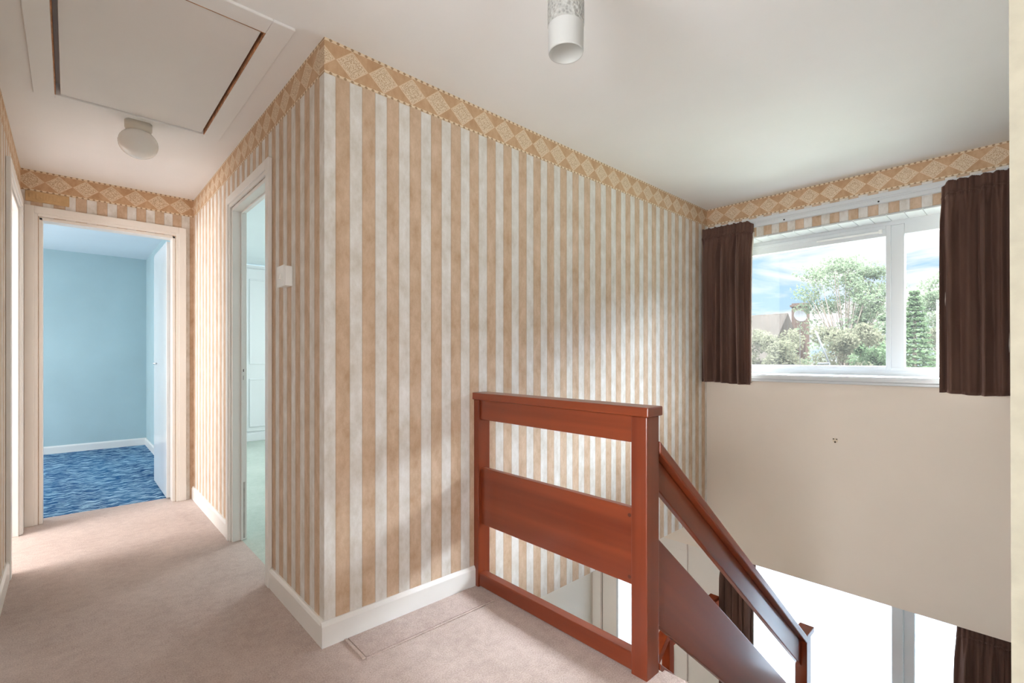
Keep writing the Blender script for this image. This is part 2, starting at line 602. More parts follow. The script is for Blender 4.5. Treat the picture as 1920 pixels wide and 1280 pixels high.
# ceilings
struct(MB().box(-1.063, 3.55, -3.8, 0.033, H, H + 0.15).box(-1.063, -0.86, 0.033, D, H, H + 0.15)
       .box(-0.10, 0.076, 0.033, D, H, H + 0.15).box(0.076, 3.55, 0.033, 0.10, H, H + 0.15)
       .box(-0.86, -0.10, 1.322, D, H, H + 0.15).box(-0.86, -0.10, 0.033, 1.322, H + 0.05, H + 0.15).build('ceiling', 'ceiling'))
struct(MB().box(-3.0, 0.0, D, 6.03, H, H + 0.15).build('ceiling_blue_room', 'blueceil'))
struct(MB().box(0.076, 3.55, 0.10, 5.40, H, H + 0.15).build('ceiling_green_room', 'greenceil'))
struct(MB().box(-3.0, -1.063, 0.0, D, H, H + 0.15).box(-3.2, -1.063, -2.6, 0.0, H, H + 0.15).build('ceiling_side_room', 'ceiling'))
struct(MB().box(0.83, L + 0.12, 0.10, 3.0, SO - 0.02, SO - 0.001).build('ceiling_hall', 'frontwall'))

# wall beside the stairs (striped)
struct(MB().box(0.0, L, 0.0, 0.05, SO, H).build('wall_stairs', 'paperA'))
struct(MB().box(0.076, L, 0.05, 0.10, SO, H).build('wall_green_room_near', 'green'))
# corridor right wall, with the doorway into the green room
struct(MB().box(0.0, 0.038, 0.05, 0.73, 0.0, H).box(0.0, 0.038, 1.46, D, 0.0, H)
       .box(0.0, 0.038, 0.73, 1.46, 2.06, H).build('wall_corridor_right', 'paperB'))
struct(MB().box(0.038, 0.076, 0.05, 0.73, 0.0, H).box(0.038, 0.076, 1.46, 5.93, 0.0, H)
       .box(0.038, 0.076, 0.73, 1.46, 2.06, H).build('wall_green_room_side', 'green'))
struct(MB().box(0.076, 3.3, 5.80, 5.9, 0.0, H).box(3.28, 3.38, 0.1, 5.9, 0.0, H).build('wall_green_room_far', 'green'))
# corridor end wall with the doorway into the blue room
struct(MB().box(W, -0.885, D, D + 0.05, 0.0, H).box(-0.125, 0.0, D, D + 0.05, 0.0, H)
       .box(-0.885, -0.125, D, D + 0.05, 2.09, H).build('wall_end', 'paperD'))
struct(MB().box(-3.0, -0.885, D + 0.05, D + 0.10, 0.0, H).box(-0.125, 0.0, D + 0.05, D + 0.10, 0.0, H)
       .box(-0.885, -0.125, D + 0.05, D + 0.10, 2.09, H)
       .box(0.0, 0.038, D + 0.0, 5.93, 0.0, H)
       .box(-3.0, 0.038, 5.93, 6.03, 0.0, H).box(-3.1, -3.0, D + 0.05, 6.03, 0.0, H).build('wall_blue_room', 'blue'))
# corridor left wall with the doorway into the side room
struct(MB().box(W - 0.05, W, -3.8, -1.78, 0.0, H).box(W - 0.05, W, -0.98, 1.72, 0.0, H).box(W - 0.05, W, -1.78, -0.98, 2.085, H).box(W - 0.05, W, 2.49, D, 0.0, H)
       .box(W - 0.05, W, 1.72, 2.49, 2.09, H).build('wall_corridor_left', 'paperB'))
struct(MB().box(W - 0.09, W - 0.05, 0.0, 1.72, 0.0, H).box(W - 0.09, W - 0.05, 2.49, D, 0.0, H)
       .box(W - 0.09, W - 0.05, 1.72, 2.49, 2.09, H)
       .box(-3.0, W - 0.09, 0.0, 0.1, 0.0, H).box(-3.0, W - 0.05, D - 0.02, D, 0.0, H)
       .box(-3.1, -3.0, 0.0, D, 0.0, H).build('wall_side_room', 'trim_side'))
struct(MB().box(-3.1, W - 0.05, -0.6, -0.5, 0.0, H).box(-3.1, W - 0.05, -2.6, -2.5, 0.0, H).box(-3.2, -3.1, -2.6, -0.5, 0.0, H).build('wall_added_room', 'trim_side'))  # walls of the unseen room added around the fill lamp
# landing behind the camera
struct(MB().box(W, 0.4, -3.8, -3.7, 0.0, H).build('wall_landing_back', 'paperD'))

# near wall end on the right of the stairs, running along the stairs
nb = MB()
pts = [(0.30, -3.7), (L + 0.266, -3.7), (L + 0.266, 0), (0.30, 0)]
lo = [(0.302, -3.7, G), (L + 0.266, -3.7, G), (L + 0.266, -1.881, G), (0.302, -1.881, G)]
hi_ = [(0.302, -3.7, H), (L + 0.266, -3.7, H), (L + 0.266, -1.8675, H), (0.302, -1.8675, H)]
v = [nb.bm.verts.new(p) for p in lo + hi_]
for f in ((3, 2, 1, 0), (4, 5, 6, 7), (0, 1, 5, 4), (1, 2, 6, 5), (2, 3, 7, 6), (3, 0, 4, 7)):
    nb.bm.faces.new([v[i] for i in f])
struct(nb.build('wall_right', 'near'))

# window wall: cream below the sill and down to the head of the lower window, paper above the window
WY0, WY1 = -1.80, -0.10
XO = L + 0.266
struct(MB().box(L, XO, YR, 3.0, -0.525, 0.965)
       .box(L, XO, WY1, 0.0, 0.965, 1.75).box(L, XO, YR, WY0, 0.965, 1.75).build('wall_window', 'cream'))
struct(MB().box(L, XO, WY1, 0.0, 1.75, 2.40).box(L, XO, YR, WY0, 1.75, 2.40).box(L, XO, WY0, WY1, 2.10, 2.40).build('wall_window_top', 'paperC'))
# ground floor: front wall and hall walls
struct(MB().box(3.45, XO, -0.05, 0.256, G, -0.525).box(3.45, XO, 1.33, 3.0, G, -0.525).build('wall_front', 'frontwall'))
struct(MB().box(0.8, 3.45, 1.356, 1.45, G, SO).build('wall_hall', 'hallcream'))
struct(MB().box(-0.1, 0.0, YR, 3.0, G, SO).build('wall_hall_back', 'hallcream'))

# wallpaper seam: skirting boards
def skirting(name, pts, inward, m='trim', h=0.098, th=0.015):
    """pts: two xy points on the wall; inward: unit xy pointing into the room"""
    (x0, y0), (x1, y1) = pts
    b = MB()
    prof = [(0, 0), (th, 0), (th, h - 0.016), (th * 0.72, h - 0.006), (th * 0.45, h), (0, h)]
    A = [b.bm.verts.new((x0 + inward[0] * t, y0 + inward[1] * t, z)) for t, z in prof]
    B = [b.bm.verts.new((x1 + inward[0] * t, y1 + inward[1] * t, z)) for t, z in prof]
    n = len(prof)
    b.bm.faces.new(A)
    b.bm.faces.new(B[::-1])
    for i in range(n):
        b.bm.faces.new((A[i], B[i], B[(i + 1) % n], A[(i + 1) % n]))
    return struct(b.build(name, m))


skirting('baseboard_stairs', ((-0.015, 0.0), (0.745, 0.0)), (0, -1))
skirting('baseboard_corridor_right', ((0.0, 0.0), (0.0, 0.662)), (-1, 0))
skirting('baseboard_corridor_right', ((0.0, 1.528), (0.0, D)), (-1, 0))
skirting('baseboard_end', ((W, D), (-0.952, D)), (0, -1))
skirting('baseboard_left', ((W, -3.7), (W, -1.855)), (1, 0))
skirting('baseboard_left', ((W, -0.905), (W, 1.645)), (1, 0))
skirting('baseboard_left', ((W, 2.565), (W, D)), (1, 0))
skirting('baseboard_blue_room_far', ((-2.9, 5.93), (0.0, 5.93)), (0, -1), h=0.09)
skirting('baseboard_blue_room_right', ((0.0, D + 0.1), (0.0, 5.93)), (-1, 0), h=0.09)

# door frames: lining plus stepped architrave
def frame_in_y(name, x_face, d, y0, y1, ztop, depth, m, aw=0.07):
    """doorway in a wall that runs along y; face at x_face, room side towards d (-1 or 1)"""
    b = MB()
    xa, xb = sorted((x_face + d * 0.002, x_face - d * depth))
    t = 0.02
    b.box(xa, xb, y0 - 0.001, y0 + t, 0, ztop).box(xa, xb, y1 - t, y1 + 0.001, 0, ztop).box(xa, xb, y0, y1, ztop - t, ztop + 0.001)
    # stop bead
    xs, xe = sorted((x_face - d * depth * 0.55, x_face - d * (depth * 0.55 + 0.012)))
    b.box(xs, xe, y0 + t, y0 + t + 0.012, 0, ztop - t).box(xs, xe, y1 - t - 0.012, y1 - t, 0, ztop - t).box(xs, xe, y0 + t, y1 - t, ztop - t - 0.012, ztop - t)
    for th, o0, o1 in ((0.020, 0.022, aw), (0.013, 0.004, 0.024)):
        x0, x1 = sorted((x_face, x_face + d * th))
        b.box(x0, x1, y0 - o1, y0 - o0, 0, ztop + o1).box(x0, x1, y1 + o0, y1 + o1, 0, ztop + o1).box(x0, x1, y0 - o0, y1 + o0, ztop + o0, ztop + o1)
    return b.build(name, m, bevel=0.003)


def frame_in_x(name, y_face, d, x0, x1, ztop, depth, m, aw=0.07):
    b = MB()
    ya, yb = sorted((y_face + d * 0.002, y_face - d * depth))
    t = 0.02
    b.box(x0 - 0.001, x0 + t, ya, yb, 0, ztop).box(x1 - t, x1 + 0.001, ya, yb, 0, ztop).box(x0, x1, ya, yb, ztop - t, ztop + 0.001)
    for th, o0, o1 in ((0.020, 0.022, aw), (0.013, 0.004, 0.024)):
        y0, y1 = sorted((y_face, y_face + d * th))
        b.box(x0 - o1, x0 - o0, y0, y1, 0, ztop + o1).box(x1 + o0, x1 + o1, y0, y1, 0, ztop + o1).box(x0 - o0, x1 + o0, y0, y1, ztop + o0, ztop + o1)
    return b.build(name, m, bevel=0.003)


# door_1: blue room
d1 = empty('door_1', (-0.125, D + 0.1, 0))
struct(d1)
frame_in_x('door_frame', D, -1, -0.887, -0.123, 2.088, 0.10, 'trim_warm').parent = d1
leaf = MB().box(-0.165, -0.125, D + 0.118, 3.575, 0.008, 2.062).build('door_leaf', 'door', d1, bevel=0.002)
hnd = MB().cyl((-0.125, 3.475, 1.078), (-0.132, 3.475, 1.078), 0.024).cyl((-0.132, 3.475, 1.078), (-0.178, 3.475, 1.078), 0.009)
hnd.cyl((-0.176, 3.483, 1.078), (-0.180, 3.375, 1.080), 0.0085, 0.006)
hnd.build('door_handle', 'metal', d1)
MB().box(-0.100, -0.03, D + 0.085, D + 0.105, 0.0, 0.006).build('threshold_strip', 'black', d1)
adopt(d1)
hl = [c for c in d1.children if c.name.startswith('door_leaf')][0]

# door_2: green room doorway with strike plate on the far jamb
d2 = empty('door_2', (0.03, 1.09, 0))
struct(d2)
frame_in_y('door_frame', 0.0, -1, 0.73, 1.46, 2.055, 0.078, 'trim').parent = d2
MB().box(0.040, 0.068, 1.4375, 1.4405, 0.98, 1.10).build('strike_plate', 'trim', d2)
MB().box(0.050, 0.060, 1.4355, 1.438, 1.045, 1.062).build('latch_slot', 'brown', d2)
MB().box(0.049, 0.058, 1.4355, 1.438, 0.995, 1.022).build('bolt_slot', 'brown', d2)
MB().box(0.044, 0.068, 1.4380, 1.4403, 0.012, 0.36).build('worn_patch', plain('worn_grey_paint', (0.52, 0.47, 0.44), 0.6, 0.2, 0.12, 25), d2)
adopt(d2)
# door_3: side room doorway
d3 = empty('door_3', (W, 2.1, 0))
struct(d3)
frame_in_y('door_frame', W, 1, 1.72, 2.49, 2.085, 0.092, 'trim_side', aw=0.075).parent = d3
adopt(d3)
# door_4: added unseen doorway beside the camera, lets fill light reach the window wall
d5 = empty('door_4', (W, -1.38, 0))
struct(d5)
frame_in_y('door_frame', W, 1, -1.78, -0.98, 2.085, 0.052, 'trim_side', aw=0.075).parent = d5
adopt(d5)
# ceiling hatch
hat = empty('loft_hatch', (-0.48, 0.68, H))
b = MB()
x0, x1, y0, y1 = -0.862, -0.098, 0.032, 1.322
ix0, ix1, iy0, iy1 = -0.787, -0.178, 0.124, 1.278
z0, z1 = H - 0.010, H + 0.05
b.box(x0, ix0, y0, y1, z0, z1).box(ix1, x1, y0, y1, z0, z1).box(ix0, ix1, y0, iy0, z0, z1).box(ix0, ix1, iy1, y1, z0, z1)
b.build('hatch_frame', 'ceiling', hat, bevel=0.003)
e = 0.010
b = MB()
zl0, zl1 = H - 0.009, H + 0.049
b.box(ix0, ix0 + 0.004, iy0, iy1, zl0, zl1).box(ix1 - 0.004, ix1, iy0, iy1, zl0, zl1).box(ix0, ix1, iy0, iy0 + 0.004, zl0, zl1)
b.build('hatch_edge', 'lip', hat)
MB().box(ix0 + 0.020, ix1 - 0.013, iy0 + 0.013, iy1 - 0.004, H - 0.003, H + 0.024).build('hatch_panel', plain('hatch_paint', (0.83, 0.82, 0.815), 0.7, 0.2, 0.01, 3), hat, bevel=0.002)
adopt(hat)
tag(hat, 'large white loft hatch with bare wood edges in the corridor ceiling', 'hatch')

# ------------------------------------------------------------ window_1 (upper)
GX = 3.50
def pane_frame(b, x0, x1, ya, yb, za, zb, w):
    b.box(x0, x1, ya, ya + w, za, zb).box(x0, x1, yb - w, yb, za, zb).box(x0, x1, ya + w, yb - w, za, za + w).box(x0, x1, ya + w, yb - w, zb - w, zb)


w1 = empty('window_1', (GX, -0.95, 1.0))
struct(w1)
b = MB()
pane_frame(b, GX - 0.03, GX + 0.035, WY0, WY1, 1.005, 2.10, 0.045)
b.box(GX - 0.03, GX + 0.035, -1.305, -1.231, 1.05, 2.055)
b.build('window_frame', 'upvc', w1, bevel=0.004)
b = MB()
pane_frame(b, GX - 0.040, GX + 0.02, -1.232, WY1 - 0.04, 1.045, 2.06, 0.028)
b2 = b
b2.build('window_sash', 'upvc', w1, bevel=0.004)
b = MB()
b.box(GX - 0.036, GX + 0.02, -1.231, WY1 - 0.04, 1.985, 2.062)
b.box(GX - 0.030, GX + 0.02, WY0 + 0.04, -1.305, 1.985, 2.062).box(GX - 0.034, GX + 0.02, WY0 + 0.04, WY1 - 0.04, 1.04, 1.066)
b.build('window_rail', 'upvc', w1, bevel=0.003)
MB().box(GX - 0.046, GX - 0.036, -1.17, -0.78, 2.012, 2.026).box(GX - 0.052, GX - 0.036, -1.185, -1.165, 2.008, 2.034).build('trickle_vent', 'plastic', w1, bevel=0.003)
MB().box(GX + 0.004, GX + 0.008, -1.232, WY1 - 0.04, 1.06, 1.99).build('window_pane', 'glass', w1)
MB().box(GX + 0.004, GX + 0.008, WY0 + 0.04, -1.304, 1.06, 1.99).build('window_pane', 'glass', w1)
b = MB()
b.prism([(L - 0.030, 0.966), (L - 0.030, 0.990), (L - 0.024, 1.002), (L - 0.012, 1.005), (GX - 0.03, 1.008), (GX - 0.03, 0.966)], 1, -1.845, -0.05)
b.build('window_sill', 'upvc', w1, bevel=0.003)
MB().box(L - 0.022, L, -1.83, -0.07, 0.945, 0.966).build('sill_moulding', 'upvc', w1, bevel=0.004)
# boards that clad the top of the recess
b = MB()
yy = WY0
while yy < WY1 - 0.01:
    b.box(L + 0.001, GX - 0.03, yy + 0.002, min(yy + 0.094, WY1) - 0.002, 2.086, 2.0985)
    yy += 0.094
b.box(L + 0.001, GX - 0.03, WY0, WY1, 2.093, 2.0995)
b.build('recess_cladding', 'cladding', w1, bevel=0.002)
MB().box(L + 0.001, GX - 0.03, WY1 - 0.012, WY1 - 0.001, 1.008, 2.09).box(L + 0.001, GX - 0.03, WY0 + 0.001, WY0 + 0.012, 1.008, 2.09).build('recess_side', 'trim', w1)
adopt(w1)

# window_2 (lower, obscured)
w2 = empty('window_2', (GX, -0.95, G))
struct(w2)
b = MB()
pane_frame(b, GX - 0.03, GX + 0.035, YR, -0.05, G + 0.5, -0.525, 0.05)
b.box(GX - 0.03, GX + 0.035, -1.360, -1.302, G + 0.5, -0.55).box(GX - 0.045, GX + 0.03, -1.300, -1.237, G + 0.5, -0.55)
b.build('window_frame', 'upvc', w2, bevel=0.004)
MB().box(GX + 0.0, GX + 0.006, -1.237, -0.09, G + 0.54, -0.56).build('window_pane', 'frost', w2)
MB().box(GX + 0.0, GX + 0.006, YR + 0.04, -1.36, G + 0.54, -0.56).build('window_pane', 'frost', w2)
adopt(w2)
struct(MB().box(3.45, XO, YR, -0.05, G, G + 0.5).build('wall_front', 'frontwall'))

# front door (door_5)
d4 = empty('door_5', (3.45, 0.8, G))
struct(d4)
b = MB()
b.box(3.43, XO, 0.256, 0.356, G, -0.65).box(3.43, XO, 1.235, 1.33, G, -0.65).box(3.43, XO, 0.256, 1.33, -0.65, -0.526)
b.build('door_frame', 'frontwall', d4, bevel=0.003)
b = MB()
b.box(3.46, 3.50, 0.361, 0.80, G + 0.01, -0.6555).box(3.46, 3.50, 1.04, 1.230, G + 0.01, -0.6555)
b.box(3.46, 3.50, 0.80, 1.04, -0.80, -0.6555).box(3.46, 3.50, 0.80, 1.04, G + 0.01, G + 0.45)
b.build('door_leaf', 'frontwall', d4, bevel=0.003)
b = MB()
pane_frame(b, 3.452, 3.462, 0.79, 1.05, G + 0.44, -0.79, 0.025)
b.build('glazing_bead', 'upvc', d4, bevel=0.003)
b = MB()
pane_frame(b, 3.464, 3.500, 0.3565, 1.2345, G + 0.002, -0.6505, 0.0045)
b.build('door_gasket', 'black', d4)
MB().box(3.474, 3.480, 0.80, 1.04, G + 0.45, -0.80).build('door_pane', 'frost', d4)
b = MB()
b.box(3.452, 3.460, 0.400, 0.430, -1.865, -1.610)
b.cyl((3.452, 0.415, -1.70), (3.415, 0.415, -1.70), 0.010).cyl((3.412, 0.410, -1.70), (3.412, 0.52, -1.70), 0.010)
b.build('door_handle', 'darkmetal', d4, bevel=0.003)
adopt(d4)

# ------------------------------------------------------------ landing balustrade
lb = empty('landing_balustrade', (0.786, -0.48, 0))
WB = dict(bevel=0.004)
MB().box(0.745, 0.820, -0.036, 0.0, 0.0, 0.927).build('wall_post', 'woodz', lb, **WB)
MB().box(0.745, 0.827, -0.979, -0.914, SO - 0.1, 0.927).build('newel_post', 'woodz', lb, **WB)
MB().box(0.735, 0.834, -0.990, 0.0, 0.927, 0.961).build('cap_rail', 'woody', lb, **WB)
MB().box(0.758, 0.794, -0.914, -0.036, 0.828, 0.927).build('top_rail', 'woody', lb, **WB)
MB().box(0.765, 0.795, -0.914, -0.036, 0.308, 0.588).build('middle_rail', 'woody', lb, **WB)
MB().box(0.752, 0.797, -0.914, -0.036, 0.006, 0.070).build('bottom_rail', 'woody', lb, **WB)
M['plug'] = plain('dark_plug', (0.09, 0.02, 0.01), 0.5)
for zz in (0.335, 0.56):
    MB().cyl((0.7655, -0.895, zz), (0.7635, -0.895, zz), 0.007, n=12).build('screw_plug', 'plug', lb)
adopt(lb)
tag(lb, 'mahogany landing balustrade with flat cap rail and newel post on the carpet edge', 'balustrade')

# ------------------------------------------------------------ raked balustrade down the first flight
sb = empty('stair_balustrade', (2.55, -0.946, -1.325))
def raked(b, y0, y1, x0, x1, top, bot):
    """top, bot: ((x,z),(x,z)) lines; ends cut plumb"""
    f = lambda ln, x: ln[0][1] + (ln[1][1] - ln[0][1]) / (ln[1][0] - ln[0][0]) * (x - ln[0][0])
    return b.prism([(x0, f(bot, x0)), (x1, f(bot, x1)), (x1, f(top, x1)), (x0, f(top, x0))], 1, y0, y1)


capT = ((0.82, 0.841), (2.514, -0.540))
capB = ((0.82, 0.796), (2.514, -0.585))
b = MB()
raked(b, -0.985, -0.907, 0.828, 2.514, capT, capB)
b.build('handrail', 'woods', sb, bevel=0.006)
b = MB()
raked(b, -0.950, -0.922, 0.828, 2.516, ((0.82, 0.795), (2.514, -0.586)), ((0.88, 0.633), (2.49, -0.714)))
b.build('top_rail', 'woods', sb, **WB)
b = MB()
raked(b, -0.950, -0.922, 0.828, 2.516, ((0.88, 0.455), (2.263, -0.720)), ((0.90, 0.110), (1.40, -0.306)))
b.build('middle_rail', 'woods', sb, **WB)
MB().box(2.514, 2.597, -0.979, -0.914, -1.5, -0.565).build('newel_post', 'woodz', sb, **WB)
MB().box(2.505, 2.640, -0.985, -0.905, -0.565, -0.531).build('newel_cap', 'woodx', sb, **WB)
adopt(sb)
tag(sb, 'raked mahogany stair handrail with broad plank descending from the landing newel', 'balustrade')

# lower guard by the window wall, half hidden behind the planks
gb = empty('lower_stair_guard', (2.58, -0.03, -1.70))
MB().box(2.546, 2.612, -0.063, 0.003, -1.95, -0.96).build('newel_post', 'woodmz', gb, **WB)
MB().box(2.535, 3.375, -0.068, 0.008, -0.96, -0.926).build('cap_rail', 'woodm', gb, **WB)
MB().box(2.612, 3.44, -0.046, -0.014, -1.06, -0.96).build('top_rail', 'woodm', gb, **WB)
b = MB()
raked(b, -0.066, 0.006, 1.25, 2.548, ((2.485, -0.95), (1.485, -1.78)), ((2.485, -1.02), (1.485, -1.85)))
b.build('handrail', 'woodm', gb, **WB)
b = MB()
raked(b, -0.046, -0.014, 1.25, 2.548, ((2.485, -1.222), (1.485, -2.05)), ((2.485, -1.45), (1.485, -2.28)))
b.build('middle_plank', 'woodm', gb, **WB)
MB().box(1.185, 1.25, -0.063, 0.003, G, -1.93).build('newel_post', 'woodmz', gb, **WB)
adopt(gb)
tag(gb, 'lower mahogany guard rail glimpsed under the raked planks, beside the front door', 'balustrade')

# ------------------------------------------------------------ staircase (carpeted winding flights under the landing)
st = empty('staircase', (1.7, -1.4, G))
R_, T_ = 0.1893, 0.240
b = MB()
outl = [(0.86, -0.012)]
x = 0.86
z = 0.0
prof = [(0.827, -0.19), (0.827, -0.003), (0.855, -0.003)]
for i in range(7):
    prof.append((x, z - R_))
    x += T_
    z -= R_
    prof.append((x, z) if i < 6 else (L - 0.005, z))
prof += [(L - 0.005, -1.55), (2.5, -1.55), (0.86, -0.19 - 0.03)]
b.prism([(max(px, 0.8275), pz) for px, pz in prof], 1, -1.862, -0.985)
b.build('carpeted_steps', 'carpet', st)
sg = MB()
raked(sg, -0.984, -0.932, 0.828, 2.514, ((0.828, 0.030), (2.514, -1.36)), ((0.828, 0.005), (2.514, -1.385)))
sg.build('string_capping', 'woods', st, bevel=0.003)
sg = MB()
raked(sg, -0.9845, -0.936, 0.828, 2.514, ((0.828, 0.005), (2.514, -1.385)), ((0.828, -0.26), (2.514, -1.62)))
sg.build('string', 'trim', st, bevel=0.003)
b = MB()
b.box(2.40, L - 0.005, -0.93, -0.70, -1.72, -1.514).box(2.40, L - 0.005, -0.70, -0.07, -1.85, -1.703)
x, z = 2.40, -1.703
for i in range(5):
    z -= R_
    b.box(x - T_, x, -0.90, -0.07, max(G + 0.001, z - 0.2), z)
    x -= T_
b.build('lower_steps', 'carpet', st)
adopt(st)
tag(st, 'carpeted staircase winding down from the landing behind the raked balustrade', 'staircase')

# carpet offcut along the skirting
cp = MB()
cp.box(0.088, 0.705, -0.182, -0.017, 0.0, 0.004)
cpo = cp.build('carpet_strip', 'carpet2', None, bevel=0.003)
tag(cpo, 'narrow rectangular carpet strip let in beside the stair wall skirting', 'carpet strip')
cs = MB()
cs.box(0.072, 0.084, -0.185, -0.017, 0.0, 0.006).box(0.084, 0.715, -0.196, -0.187, 0.0, 0.0055)
seam = cs.build('strip_seam', 'carpet', cpo, bevel=0.002)

# ------------------------------------------------------------ switch box, vent, holes
sw = empty('light_switch', (0.0, 0.405, 1.5))
MB().box(-0.034, 0.0, 0.362, 0.450, 1.456, 1.546).build('back_box', 'plastic', sw, bevel=0.004)
MB().box(-0.040, -0.034, 0.359, 0.453, 1.453, 1.549).build('switch_plate', 'plastic', sw, bevel=0.003)
MB().prism([(-0.0398, 1.488), (-0.0475, 1.491), (-0.0425, 1.513), (-0.0398, 1.513)], 1, 0.397, 0.415).build('rocker', 'trim', sw)
adopt(sw)
tag(sw, 'white surface mounted light switch on striped paper beside the green room doorway', 'light switch')

vt = empty('air_vent', (-0.84, D, 2.22))
b = MB()
b.box(-0.952, -0.735, D - 0.008, D, 2.186, 2.258)
b.build('vent_plate', 'vent', vt, bevel=0.003)
b = MB()
xx = -0.935
k = 0
while xx < -0.755:
    w_ = 0.010
    b.box(xx, xx + w_, D - 0.013, D - 0.008, 2.205 if k % 3 else 2.212, 2.240)
    xx += 0.0175
    k += 1
b.box(-0.945, -0.742, D - 0.0115, D - 0.008, 2.191, 2.196).box(-0.945, -0.742, D - 0.0115, D - 0.008, 2.248, 2.253)
b.build('vent_slats', 'vent', vt, bevel=0.0015)
adopt(vt)
tag(vt, 'small tan painted air vent above the left corner of the blue room door frame', 'vent')

hs = empty('screw_holes', (L, -0.943, 0.54))
b = MB()
b.lathe((0, 0, 0), [(0.0, 0.0)] and [(0.0, 0.0016), (0.012, 0.0014), (0.017, 0.0)], 18)
pb = b.build('bare_plaster', plain('bare_plaster', (0.78, 0.66, 0.52), 0.9, 0.1, 0.05, 60), hs)
pb.location = (-0.0002, 0, 0)
pb.rotation_euler = (0, -math.pi / 2, 0)
for dy, dz, r in ((0.0105, 0.010, 0.0042), (-0.0095, 0.010, 0.0038), (0.0005, -0.011, 0.0055)):
    o = MB().cyl((-0.0035, dy, dz), (-0.0005, dy, dz), r, n=14).build('hole', 'brown', hs)
tag(hs, 'three small screw holes in the cream wall below the window', 'holes')

# ------------------------------------------------------------ ceiling lamps
gl = empty('globe_ceiling_light', (-0.462, 1.385, H))
MB().lathe((-0.462, 1.385, H), [(0.0, 0.0), (0.060, 0.0), (0.060, -0.034), (0.056, -0.040), (0.056, -0.052), (0.0, -0.052)], 40).build('lamp_base', plain('cream_plastic', (0.70, 0.66, 0.58), 0.4), gl)
prof = [(0.050, -0.050)]
for i in range(1, 17):
    a = math.pi * (0.155 + (1 - 0.155) * i / 16)
    prof.append((0.088 * math.sin(a), -0.112 + 0.077 * math.cos(a)))
MB().lathe((-0.462, 1.385, H), prof, 48).build('lamp_globe', 'opal', gl)
adopt(gl)
tag(gl, 'round opal glass globe light on the corridor ceiling beside the loft hatch', 'ceiling light')

tl = empty('tube_ceiling_light', (0.281, -1.008, H))
cx, cy = 0.281, -1.008
MB().lathe((cx, cy, 0), [(0, H), (0.055, H), (0.055, H - 0.03), (0.045, H - 0.045), (0.028, H - 0.05), (0.028, 2.30), (0.0, 2.30)], 32).build('ceiling_rose', 'plastic', tl)
MB().lathe((cx, cy, 0), [(0.030, 2.31), (0.050, 2.29), (0.0505, 2.135), (0.0500, 2.132)], 48).build('lamp_collar', 'tubefrost', tl)
MB().lathe((cx, cy, 0), [(0.0510, 2.132), (0.0510, 2.062), (0.0495, 2.060)], 48).build('cut_glass_band', 'tubeclear', tl)
MB().lathe((cx, cy, 0), [(0.0500, 2.060), (0.0490, 1.990), (0.0475, 1.985), (0.0455, 1.987), (0.0465, 2.06), (0.047, 2.13), (0.047, 2.28)], 48).build('frosted_shade', 'tubefrost', tl)
MB().lathe((cx, cy, 0), [(0.0, 2.30), (0.018, 2.30), (0.018, 2.24), (0.012, 2.22), (0.026, 2.17), (0.03, 2.14), (0.024, 2.105), (0.0, 2.095)], 24).build('light_bulb', 'plastic', tl)
adopt(tl)
tag(tl, 'frosted glass tube ceiling light with cut glass band hanging over the landing', 'ceiling light')

